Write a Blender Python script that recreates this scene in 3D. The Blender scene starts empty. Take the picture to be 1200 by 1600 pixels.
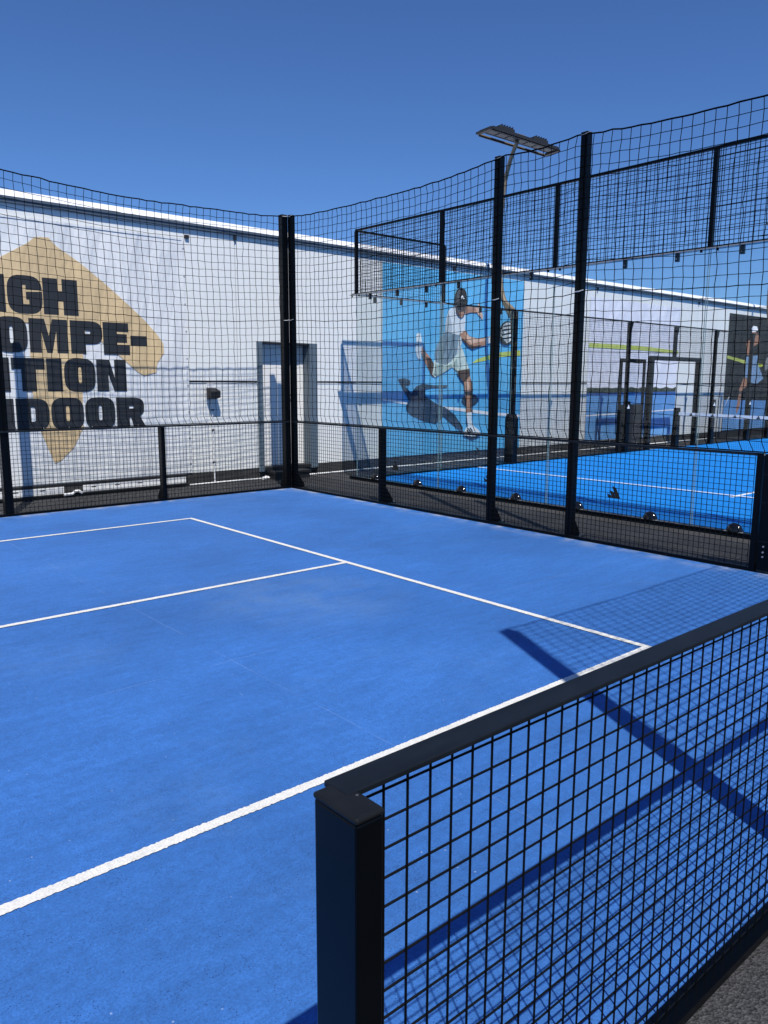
import bpy, bmesh, math, random
from mathutils import Matrix, Vector

rng = random.Random(7)
scene = bpy.context.scene
col = scene.collection

# ---------------------------------------------------------------- camera
cam_data = bpy.data.cameras.new("camera")
cam = bpy.data.objects.new("camera", cam_data)
col.objects.link(cam)
cam_data.sensor_fit = 'HORIZONTAL'
cam_data.sensor_width = 36.0
cam_data.lens = 1210.79 / 1200.0 * 36.0
cam_data.clip_start = 0.02
cam_data.clip_end = 2000.0
YAW, PITCH, ROLL = 0.85524, 0.16487, 0.00361
fw = Vector((math.cos(YAW) * math.cos(PITCH), math.sin(YAW) * math.cos(PITCH), -math.sin(PITCH)))
rt0 = Vector((math.sin(YAW), -math.cos(YAW), 0.0))
up0 = rt0.cross(fw)
rt = rt0 * math.cos(ROLL) + up0 * math.sin(ROLL)
up = up0 * math.cos(ROLL) - rt0 * math.sin(ROLL)
m = Matrix((rt, up, -fw)).transposed().to_4x4()
m.translation = Vector((-4.2723, -2.4062, 1.6254))
cam.matrix_world = m
scene.camera = cam

# ---------------------------------------------------------------- sky and sun
SUN_TO = Vector((-0.293, -0.595, 1.0)).normalized()
world = bpy.data.worlds.new("World")
scene.world = world
world.use_nodes = True
wn, wl = world.node_tree.nodes, world.node_tree.links
wn.clear()
sky = wn.new('ShaderNodeTexSky')
sky.sky_type = 'NISHITA'
sky.sun_disc = False
sky.sun_elevation = math.asin(SUN_TO.z)
sky.sun_rotation = math.atan2(SUN_TO.x, SUN_TO.y)
sky.altitude = 900
sky.air_density = 1.0
sky.dust_density = 0.1
sky.ozone_density = 1.0
bg = wn.new('ShaderNodeBackground')
bg.inputs['Strength'].default_value = 0.075
out = wn.new('ShaderNodeOutputWorld')
tint = wn.new('ShaderNodeVectorMath')          # the photograph's cool white balance, the same over the whole sky
tint.operation = 'MULTIPLY'
tint.inputs[1].default_value = (0.62, 0.98, 1.56)
wl.new(sky.outputs[0], tint.inputs[0])
wl.new(tint.outputs[0], bg.inputs[0])
wl.new(bg.outputs[0], out.inputs[0])

sun_data = bpy.data.lights.new("sun", 'SUN')
sun_data.energy = 5.0
sun_data.angle = math.radians(0.53)
sun_data.color = (1.0, 0.965, 0.91)
sun = bpy.data.objects.new("sun", sun_data)
col.objects.link(sun)
sun.rotation_euler = SUN_TO.to_track_quat('Z', 'Y').to_euler()
sun.location = (-10, -20, 30)

vs = scene.view_settings
vs.view_transform = 'Standard'
vs.look = 'None'
vs.gamma = 1.0
vs.exposure = 0.0
vs.use_curve_mapping = False
scene.cycles.max_bounces = 8
scene.cycles.transparent_max_bounces = 24

# ---------------------------------------------------------------- materials
def mat(name, color, rough=0.6, metal=0.0, spec=0.5, noise=None, bump=None, coat=0.0):
    """noise = [(scale, amount, (sx,sy,sz)), ...] value variation; bump = (scale, strength, distance)"""
    mt = bpy.data.materials.new(name)
    mt.use_nodes = True
    nt = mt.node_tree
    b = nt.nodes['Principled BSDF']
    b.inputs['Base Color'].default_value = (*color, 1)
    b.inputs['Roughness'].default_value = rough
    b.inputs['Metallic'].default_value = metal
    b.inputs['Specular IOR Level'].default_value = spec
    b.inputs['Coat Weight'].default_value = coat
    tc = nt.nodes.new('ShaderNodeTexCoord')
    last = None
    for sc_, amt, st in (noise or []):
        mp = nt.nodes.new('ShaderNodeMapping')
        mp.inputs['Scale'].default_value = st
        nz = nt.nodes.new('ShaderNodeTexNoise')
        nz.inputs['Scale'].default_value = sc_
        nz.inputs['Detail'].default_value = 5
        nt.links.new(tc.outputs['Object'], mp.inputs[0])
        nt.links.new(mp.outputs[0], nz.inputs[0])
        mr = nt.nodes.new('ShaderNodeMapRange')
        mr.inputs['From Min'].default_value = 0.25
        mr.inputs['From Max'].default_value = 0.75
        mr.inputs['To Min'].default_value = 1 - amt
        mr.inputs['To Max'].default_value = 1 + amt
        nt.links.new(nz.outputs[0], mr.inputs[0])
        mx = nt.nodes.new('ShaderNodeVectorMath')
        mx.operation = 'SCALE'
        if last is None:
            mx.inputs[0].default_value = color
        else:
            nt.links.new(last, mx.inputs[0])
        nt.links.new(mr.outputs[0], mx.inputs['Scale'])
        last = mx.outputs[0]
    if last is not None:
        nt.links.new(last, b.inputs['Base Color'])
    if bump:
        nz = nt.nodes.new('ShaderNodeTexNoise')
        nz.inputs['Scale'].default_value = bump[0]
        nz.inputs['Detail'].default_value = 4
        if len(bump) > 3:
            mp = nt.nodes.new('ShaderNodeMapping')
            mp.inputs['Scale'].default_value = bump[3]
            if len(bump) > 4: mp.inputs['Rotation'].default_value = bump[4]
            nt.links.new(tc.outputs['Object'], mp.inputs[0])
            nt.links.new(mp.outputs[0], nz.inputs[0])
        else:
            nt.links.new(tc.outputs['Object'], nz.inputs[0])
        bp = nt.nodes.new('ShaderNodeBump')
        bp.inputs['Strength'].default_value = bump[1]
        bp.inputs['Distance'].default_value = bump[2]
        nt.links.new(nz.outputs[0], bp.inputs['Height'])
        nt.links.new(bp.outputs[0], b.inputs['Normal'])
    return mt


def node(nt, kind, **kw):
    n = nt.nodes.new(kind)
    for k, v in kw.items():
        setattr(n, k, v)
    return n


def court_material():
    """blue acrylic over porous asphalt: mottling, pores, pale dust, two cold joints"""
    mt = mat("blue_acrylic", (0.034, 0.140, 0.415), rough=0.72, spec=0.35)
    nt = mt.node_tree
    L = nt.links.new
    b = nt.nodes['Principled BSDF']
    tc = nt.nodes.new('ShaderNodeTexCoord')
    def noise(scale, detail=5, stretch=None, rough=0.55):
        nz = nt.nodes.new('ShaderNodeTexNoise')
        nz.inputs['Scale'].default_value = scale
        nz.inputs['Detail'].default_value = detail
        nz.inputs['Roughness'].default_value = rough
        if stretch:
            mp = nt.nodes.new('ShaderNodeMapping')
            mp.inputs['Scale'].default_value = stretch
            mp.inputs['Rotation'].default_value = (0, 0, 0.5)
            L(tc.outputs['Object'], mp.inputs[0]); L(mp.outputs[0], nz.inputs[0])
        else:
            L(tc.outputs['Object'], nz.inputs[0])
        return nz.outputs[0]
    def rng_(v, a, b_, c, d):
        mr = nt.nodes.new('ShaderNodeMapRange')
        for k, x in zip(('From Min', 'From Max', 'To Min', 'To Max'), (a, b_, c, d)):
            mr.inputs[k].default_value = x
        L(v, mr.inputs[0])
        return mr.outputs[0]
    def mul(a, b_):
        mm = nt.nodes.new('ShaderNodeMath'); mm.operation = 'MULTIPLY'
        L(a, mm.inputs[0]); L(b_, mm.inputs[1])
        return mm.outputs[0]
    def mixc(fac, a, colour):
        mx = nt.nodes.new('ShaderNodeMix'); mx.data_type = 'RGBA'
        L(fac, mx.inputs[0])
        if isinstance(a, tuple): mx.inputs[6].default_value = a
        else: L(a, mx.inputs[6])
        mx.inputs[7].default_value = colour
        return mx.outputs[2]
    v = mul(rng_(noise(0.55, 5), .32, .68, .80, 1.12), rng_(noise(2.3, 6, (1, 2.4, 1)), .3, .7, .94, 1.06))
    v = mul(v, rng_(noise(5.5, 6, (.6, 3.2, 1), .65), .3, .7, .90, 1.09))
    v = mul(v, rng_(noise(30, 5), .3, .7, .90, 1.10))
    v = mul(v, rng_(noise(110, 4, None, .8), .3, .7, .74, 1.26))
    sc_ = nt.nodes.new('ShaderNodeVectorMath'); sc_.operation = 'SCALE'
    sc_.inputs[0].default_value = (0.034, 0.140, 0.415)
    L(v, sc_.inputs['Scale'])
    # pores
    vo = nt.nodes.new('ShaderNodeTexVoronoi'); vo.inputs['Scale'].default_value = 105
    L(tc.outputs['Object'], vo.inputs['Vector'])
    pore = mul(rng_(vo.outputs['Distance'], .12, .30, 1, 0), rng_(noise(13, 6, None, .7), .44, .60, 0, 1))
    c = mixc(pore, sc_.outputs[0], (0.012, 0.035, 0.13, 1))
    # rubbed pale patches
    pale = mul(rng_(noise(0.8, 7, None, .65), .56, .80, 0, .30), rng_(noise(14, 4), .35, .65, .4, 1))
    c = mixc(pale, c, (0.13, 0.25, 0.45, 1))
    # one dusty, worn patch left of the middle
    vd = nt.nodes.new('ShaderNodeVectorMath'); vd.operation = 'DISTANCE'; vd.inputs[1].default_value = (-1.0, 2.35, 0)
    L(tc.outputs['Object'], vd.inputs[0])
    c = mixc(mul(rng_(vd.outputs['Value'], .1, .95, .42, 0), rng_(noise(2.1, 6), .35, .68, 0, 1)), c, (0.17, 0.26, 0.36, 1))
    # sparse pale grit
    vg = nt.nodes.new('ShaderNodeTexVoronoi'); vg.inputs['Scale'].default_value = 14
    L(tc.outputs['Object'], vg.inputs['Vector'])
    grit = mul(rng_(vg.outputs['Distance'], .03, .06, .5, 0), rng_(noise(1.3, 3), .48, .56, 0, 1))
    c = mixc(grit, c, (0.45, 0.52, 0.66, 1))
    # cold joints: thin pale cracks along x = -2.08 and y = 1.47
    sp = nt.nodes.new('ShaderNodeSeparateXYZ'); L(tc.outputs['Object'], sp.inputs[0])
    for ax, pos in (('X', -2.08), ('Y', 1.475)):
        wob = rng_(noise(1.7, 3), 0, 1, pos - .02, pos + .02)
        d = nt.nodes.new('ShaderNodeMath'); d.operation = 'SUBTRACT'
        L(sp.outputs[ax], d.inputs[0]); L(wob, d.inputs[1])
        ab = nt.nodes.new('ShaderNodeMath'); ab.operation = 'ABSOLUTE'; L(d.outputs[0], ab.inputs[0])
        f = mul(rng_(ab.outputs[0], .002, .005, .2, 0), rng_(noise(3.1, 4), .42, .6, 0, 1))
        c = mixc(f, c, (0.28, 0.40, 0.66, 1))
    # sandy dust along the two far edges
    for ax, pos, sgn in (('X', 2.5, 1), ('Y', 7.58, 1)):
        e = rng_(sp.outputs[ax], pos - .45, pos, 0, 1)
        pw = nt.nodes.new('ShaderNodeMath'); pw.operation = 'POWER'; pw.inputs[1].default_value = 3.5
        L(e, pw.inputs[0])
        f = mul(pw.outputs[0], rng_(noise(5, 6), .42, .66, 0, .75))
        c = mixc(f, c, (0.42, 0.43, 0.44, 1))
    L(c, b.inputs['Base Color'])
    bp = nt.nodes.new('ShaderNodeBump'); bp.inputs['Strength'].default_value = .5; bp.inputs['Distance'].default_value = .003
    L(noise(220, 3), bp.inputs['Height']); L(bp.outputs[0], b.inputs['Normal'])
    return mt


def asphalt_material():
    mt = mat("asphalt", (0.05, 0.048, 0.047), rough=0.85, spec=0.4)
    nt = mt.node_tree; L = nt.links.new
    b = nt.nodes['Principled BSDF']
    tc = nt.nodes.new('ShaderNodeTexCoord')
    vo = nt.nodes.new('ShaderNodeTexVoronoi'); vo.inputs['Scale'].default_value = 130
    L(tc.outputs['Object'], vo.inputs['Vector'])
    nz = nt.nodes.new('ShaderNodeTexNoise'); nz.inputs['Scale'].default_value = 1.4; nz.inputs['Detail'].default_value = 8
    L(tc.outputs['Object'], nz.inputs[0])
    mr = nt.nodes.new('ShaderNodeMapRange'); mr.inputs['From Min'].default_value = .3; mr.inputs['From Max'].default_value = .7
    mr.inputs['To Min'].default_value = .7; mr.inputs['To Max'].default_value = 1.35
    L(nz.outputs[0], mr.inputs[0])
    sep = nt.nodes.new('ShaderNodeSeparateColor'); L(vo.outputs['Color'], sep.inputs[0])
    m2 = nt.nodes.new('ShaderNodeMapRange'); m2.inputs['To Min'].default_value = .45; m2.inputs['To Max'].default_value = 1.7
    L(sep.outputs[0], m2.inputs[0])
    mm = nt.nodes.new('ShaderNodeMath'); mm.operation = 'MULTIPLY'; L(mr.outputs[0], mm.inputs[0]); L(m2.outputs[0], mm.inputs[1])
    sc_ = nt.nodes.new('ShaderNodeVectorMath'); sc_.operation = 'SCALE'; sc_.inputs[0].default_value = (0.036, 0.036, 0.037)
    L(mm.outputs[0], sc_.inputs['Scale']); L(sc_.outputs[0], b.inputs['Base Color'])
    bp = nt.nodes.new('ShaderNodeBump'); bp.inputs['Strength'].default_value = 1; bp.inputs['Distance'].default_value = .006
    L(vo.outputs['Distance'], bp.inputs['Height']); L(bp.outputs[0], b.inputs['Normal'])
    return mt


def glass_material(name, tint):
    mt = bpy.data.materials.new(name)
    mt.use_nodes = True
    nt = mt.node_tree; L = nt.links.new
    nt.nodes.clear()
    o = nt.nodes.new('ShaderNodeOutputMaterial')
    tr = nt.nodes.new('ShaderNodeBsdfTransparent'); tr.inputs[0].default_value = (*tint, 1)
    gl = nt.nodes.new('ShaderNodeBsdfGlossy'); gl.inputs['Roughness'].default_value = 0.01
    gl.inputs[0].default_value = (.95, 1, .98, 1)
    lw = nt.nodes.new('ShaderNodeLayerWeight'); lw.inputs['Blend'].default_value = .5
    pw = nt.nodes.new('ShaderNodeMath'); pw.operation = 'POWER'; pw.inputs[1].default_value = 4.5
    L(lw.outputs['Facing'], pw.inputs[0])
    ma = nt.nodes.new('ShaderNodeMath'); ma.operation = 'MULTIPLY_ADD'; ma.inputs[1].default_value = .9; ma.inputs[2].default_value = .022
    L(pw.outputs[0], ma.inputs[0])
    mx = nt.nodes.new('ShaderNodeMixShader')
    L(ma.outputs[0], mx.inputs[0]); L(tr.outputs[0], mx.inputs[1]); L(gl.outputs[0], mx.inputs[2])
    L(mx.outputs[0], o.inputs[0])
    return mt


M = {
    'court': court_material(),
    'asphalt': asphalt_material(),
    'line': mat("line_paint", (0.66, 0.645, 0.60), .85, spec=.2, noise=[(3, .06, (1, 1, 1)), (40, .10, (1, 1, 1)), (150, .22, (1, 1, 1))], bump=(240, .4, .002)),
    'steel': mat("black_powder_coat", (0.0010, 0.0016, 0.0026), .32, spec=.15, noise=[(6, .25, (1, 1, 1))], bump=(500, .05, .001)),
    'wire': mat("black_wire", (0.0015, 0.0017, 0.002), .45, spec=.22),
    'cap': mat("plastic_cap", (0.007, 0.0078, 0.0085), .5, spec=.25, noise=[(25, .3, (1, 1, 1))]),
    'rail': mat("rail_coat", (0.006, 0.0085, 0.012), .5, spec=.25, noise=[(9, .3, (1, 3, 1)), (80, .1, (1, 1, 1))]),
    'twine': mat("black_twine", (0.003, 0.003, 0.0035), .9, spec=.05),
    'tie': mat("pale_tie", (0.6, 0.6, 0.58), .7),
    'turf': mat("blue_turf", (0.007, 0.205, 0.63), .9, spec=.2, noise=[(.8, .06, (1, 1, 1)), (60, .14, (1, 1, 1))], bump=(160, .6, .006)),
    'turfline': mat("white_turf", (0.78, 0.79, 0.8), .9, noise=[(70, .1, (1, 1, 1))]),
    'glass': glass_material("tempered_glass", (.945, .955, .952)),
    'glassedge': mat("glass_joint", (0.20, 0.30, 0.30), .2),
    'pvc': mat("white_pvc", (0.76, 0.77, 0.735), .55, noise=[(.5, .025, (1, 1, .4)), (7, .02, (1, 1, 1))], bump=(1.2, .35, .03, (1, 1, .35))),
    'roof': mat("white_roof", (0.86, 0.86, 0.86), .5, noise=[(2, .04, (1, 1, 1))]),
    'gutter': mat("grey_aluminium", (0.10, 0.125, 0.15), .4, metal=.3),
    'alu': mat("bare_aluminium", (0.42, 0.42, 0.41), .4, metal=.6, noise=[(9, .15, (1, 1, 1))]),
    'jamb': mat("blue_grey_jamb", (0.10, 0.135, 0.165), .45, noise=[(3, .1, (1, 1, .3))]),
    'door': mat("door_paint", (0.78, 0.77, 0.74), .4, noise=[(2, .03, (1, 1, 1))]),
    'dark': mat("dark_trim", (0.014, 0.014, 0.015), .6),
    'skirt': mat("dark_skirt", (0.035, 0.034, 0.033), .8, noise=[(4, .3, (1, 1, 1))]),
    'white': mat("white_plastic", (0.78, 0.78, 0.76), .45),
    'bronze': mat("bronze_paint", (0.22, 0.165, 0.10), .45, noise=[(5, .12, (1, 1, 1))]),
    'lens': mat("lamp_lens", (0.035, 0.042, 0.05), .5, spec=.3),
    'rubber': mat("gloss_black", (0.006, 0.006, 0.007), .12, spec=.6),
    'cloth': mat("white_banner", (0.715, 0.73, 0.72), .6, noise=[(.9, .03, (1, 1, .5))], bump=(0.9, 1, .13, (2.2, 1, .6), (0, .75, 0))),
    'netwhite': mat("white_tape", (0.8, 0.8, 0.8), .7),
    'graphite': mat("graphite_print", (0.018, 0.021, 0.024), .55, noise=[(6, .2, (1, 1, 1))], bump=(1.6, .7, .04, (1.6, 1, .5))),
    'sand': mat("sand_print", (0.62, 0.46, 0.25), .6, noise=[(14, .05, (1, 1, 3)), (1.2, .08, (1, 1, 1))], bump=(0.9, 1, .13, (2.2, 1, .6), (0, .75, 0))),
    # printed colours of the posters
    'pbase': mat("print_court_blue", (0.12, 0.46, 0.76), .85, spec=.12, noise=[(1.1, .18, (1, 1, 1)), (22, .09, (1, 1, 1))]),
    'pw': mat("print_white", (0.85, 0.86, 0.86), .85, spec=.12), 'pgw': mat("print_pale_grey", (0.72, 0.77, 0.79), .85, spec=.12, noise=[(9, .12, (1, 1, 1))]),
    'psg': mat("print_grey_cloth", (0.20, 0.28, 0.34), .85, spec=.12, noise=[(10, .22, (1, 1, 1))]),
    'psho': mat("print_pale_green", (0.60, 0.70, 0.64), .85, spec=.12, noise=[(8, .2, (1, 1, 1))]),
    'psk': mat("print_skin", (0.45, 0.235, 0.15), .85, spec=.12, noise=[(9, .25, (1, 1, 1))]), 'psl': mat("print_skin_light", (0.72, 0.46, 0.34), .85, spec=.12, noise=[(9, .15, (1, 1, 1))]),
    'psd': mat("print_skin_dark", (0.085, 0.050, 0.042), .85, spec=.12, noise=[(9, .25, (1, 1, 1))]), 'psd2': mat("print_blue_cloth", (0.22, 0.36, 0.55), .85, spec=.12, noise=[(8, .25, (1, 1, 1))]),
    'pdk': mat("print_black", (0.022, 0.024, 0.026), .85, spec=.12), 'psh': mat("print_shadow_blue", (0.035, 0.07, 0.12), .85, spec=.12, noise=[(6, .2, (1, 1, 1))]),
    'prk': mat("print_racket", (0.55, 0.58, 0.56), .85, spec=.12, noise=[(13, .95, (1, 1, 1))]), 'py': mat("print_yellow_green", (0.52, 0.60, 0.14), .85, spec=.12, noise=[(3, .2, (1, 1, 1))]),
    'py2': mat("print_ball_yellow", (0.6, 0.65, 0.08), .85, spec=.12), 'pcb': mat("print_deep_blue", (0.14, 0.36, 0.70), .85, spec=.12, noise=[(2, .15, (1, 1, 1))]),
    'pgr': mat("print_grey", (0.25, 0.26, 0.27), .85, spec=.12, noise=[(20, .5, (1, 1, 1))]), 'ptree': mat("print_tree_line", (0.05, 0.065, 0.05), .85, spec=.12, noise=[(9, .5, (1, 1, 1))]),
    'pfd': mat("print_cloth_fold", (0.13, 0.19, 0.24), .85, spec=.12), 'pgl': mat("print_cloth_light", (0.55, 0.62, 0.64), .85, spec=.12), 'pfl': mat("print_shoulder_shade", (0.46, 0.52, 0.55), .85, spec=.12, noise=[(9, .15, (1, 1, 1))]),
    'pfg': mat("print_shorts_fold", (0.36, 0.46, 0.42), .85, spec=.12, noise=[(9, .15, (1, 1, 1))]), 'pcs': mat("print_cap_sheen", (0.075, 0.08, 0.085), .85, spec=.12),
    'pbw': mat("print_lilac_white", (0.72, 0.73, 0.80), .85, spec=.12, noise=[(.9, .05, (1, 1, .5))], bump=(2.0, 1, .06, (1.6, 1, .8), (0, .7, 0))),
    'pblk': mat("print_charcoal", (0.020, 0.024, 0.027), .85, spec=.12, noise=[(2, .3, (1, 1, 1))], bump=(1.6, .7, .04, (1.6, 1, .5))),
}

def specks(mt, scale, size, colour, amount):
    nt = mt.node_tree; L = nt.links.new
    b = nt.nodes['Principled BSDF']
    src = b.inputs['Base Color'].links[0].from_socket
    tc = nt.nodes.new('ShaderNodeTexCoord')
    vo = nt.nodes.new('ShaderNodeTexVoronoi'); vo.inputs['Scale'].default_value = scale
    L(tc.outputs['Object'], vo.inputs['Vector'])
    mr = nt.nodes.new('ShaderNodeMapRange'); mr.inputs['From Min'].default_value = size * .6; mr.inputs['From Max'].default_value = size
    mr.inputs['To Min'].default_value = amount; mr.inputs['To Max'].default_value = 0
    L(vo.outputs['Distance'], mr.inputs[0])
    mx = nt.nodes.new('ShaderNodeMix'); mx.data_type = 'RGBA'
    L(mr.outputs[0], mx.inputs[0]); L(src, mx.inputs[6]); mx.inputs[7].default_value = (*colour, 1)
    L(mx.outputs[2], b.inputs['Base Color'])

specks(M['steel'], 16, .035, (.35, .36, .38), .8)
specks(M['rail'], 14, .035, (.35, .36, .38), .6)
specks(M['cap'], 22, .06, (.12, .12, .12), .7)

# ---------------------------------------------------------------- mesh helpers
ORIG = {}

class MB:
    def __init__(s):
        s.v = []; s.f = []
    def box(s, x0, x1, y0, y1, z0, z1):
        n = len(s.v)
        s.v += [(x, y, z) for z in (z0, z1) for y in (y0, y1) for x in (x0, x1)]
        s.f += [tuple(n + i for i in q) for q in ((0, 2, 3, 1), (4, 5, 7, 6), (0, 1, 5, 4), (2, 6, 7, 3), (0, 4, 6, 2), (1, 3, 7, 5))]
        return s
    def tube(s, pts, r, n=4, caps=True, tw=.7854):
        pts = [Vector(p) for p in pts]
        k = len(s.v)
        N = len(pts)
        for i, p in enumerate(pts):
            d = (pts[min(i + 1, N - 1)] - pts[max(i - 1, 0)]).normalized()
            a = Vector((0, 0, 1)) if abs(d.z) < .8 else Vector((1, 0, 0))
            e = d.cross(a).normalized(); g = d.cross(e)
            rr = r[i] if isinstance(r, (list, tuple)) else r
            for j in range(n):
                t = 2 * math.pi * j / n + tw
                s.v.append(tuple(p + (e * math.cos(t) + g * math.sin(t)) * rr))
        for i in range(N - 1):
            for j in range(n):
                j2 = (j + 1) % n
                s.f.append((k + i * n + j, k + i * n + j2, k + (i + 1) * n + j2, k + (i + 1) * n + j))
        if caps:
            s.f.append(tuple(k + j for j in reversed(range(n))))
            s.f.append(tuple(k + (N - 1) * n + j for j in range(n)))
        return s
    def prism(s, poly, ext):
        """closed 3-D polygon swept by the vector ext"""
        k = len(s.v); n = len(poly); e = Vector(ext)
        s.v += [tuple(p) for p in poly] + [tuple(Vector(p) + e) for p in poly]
        s.f.append(tuple(k + i for i in range(n)))
        s.f.append(tuple(k + n + i for i in reversed(range(n))))
        for i in range(n):
            j = (i + 1) % n
            s.f.append((k + i, k + n + i, k + n + j, k + j))
        return s
    def dome(s, c, r, axis, n=10, m_=4, flat=.6):
        """half ball on the side -axis of c; axis is 'x'"""
        k = len(s.v)
        for i in range(m_ + 1):
            a = math.pi / 2 * i / m_
            for j in range(n):
                t = math.pi * j / (n - 1)
                s.v.append((c[0] - math.sin(a) * r * flat, c[1] + math.cos(a) * r * math.cos(t), c[2] + math.cos(a) * r * math.sin(t)))
        for i in range(m_):
            for j in range(n - 1):
                s.f.append((k + i * n + j, k + i * n + j + 1, k + (i + 1) * n + j + 1, k + (i + 1) * n + j))
        return s
    def build(s, name, material, parent=None, kind=None, bevel=0, smooth=False, recalc=True):
        o = (0, 0, 0) if parent is None else ORIG[parent.name]
        me = bpy.data.meshes.new(name)
        me.from_pydata([(x - o[0], y - o[1], z - o[2]) for x, y, z in s.v], [], s.f)
        if recalc:
            bm = bmesh.new(); bm.from_mesh(me)
            bmesh.ops.recalc_face_normals(bm, faces=bm.faces)
            bm.to_mesh(me); bm.free()
        me.materials.append(M[material])
        ob = bpy.data.objects.new(name, me)
        col.objects.link(ob)
        if parent is not None:
            ob.parent = parent
        ORIG[ob.name] = o
        if kind: ob['kind'] = kind
        if smooth:
            for p in me.polygons: p.use_smooth = True
        if bevel:
            md = ob.modifiers.new("bevel", 'BEVEL'); md.width = bevel; md.segments = 2; md.limit_method = 'ANGLE'
        return ob


def thing(name, loc, label, cat, group=None):
    o = bpy.data.objects.new(name, None)
    col.objects.link(o)
    o.location = loc
    o.empty_display_size = .1
    ORIG[o.name] = tuple(loc)
    tag(o, label, cat, group)
    return o


def tag(o, label, cat, group=None):
    o['label'] = label; o['category'] = cat
    if group: o['group'] = group
    return o


def structure(o):
    o['kind'] = 'structure'
    return o


def box(name, material, b, parent=None, **kw):
    return MB().box(*b).build(name, material, parent, **kw)

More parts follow.
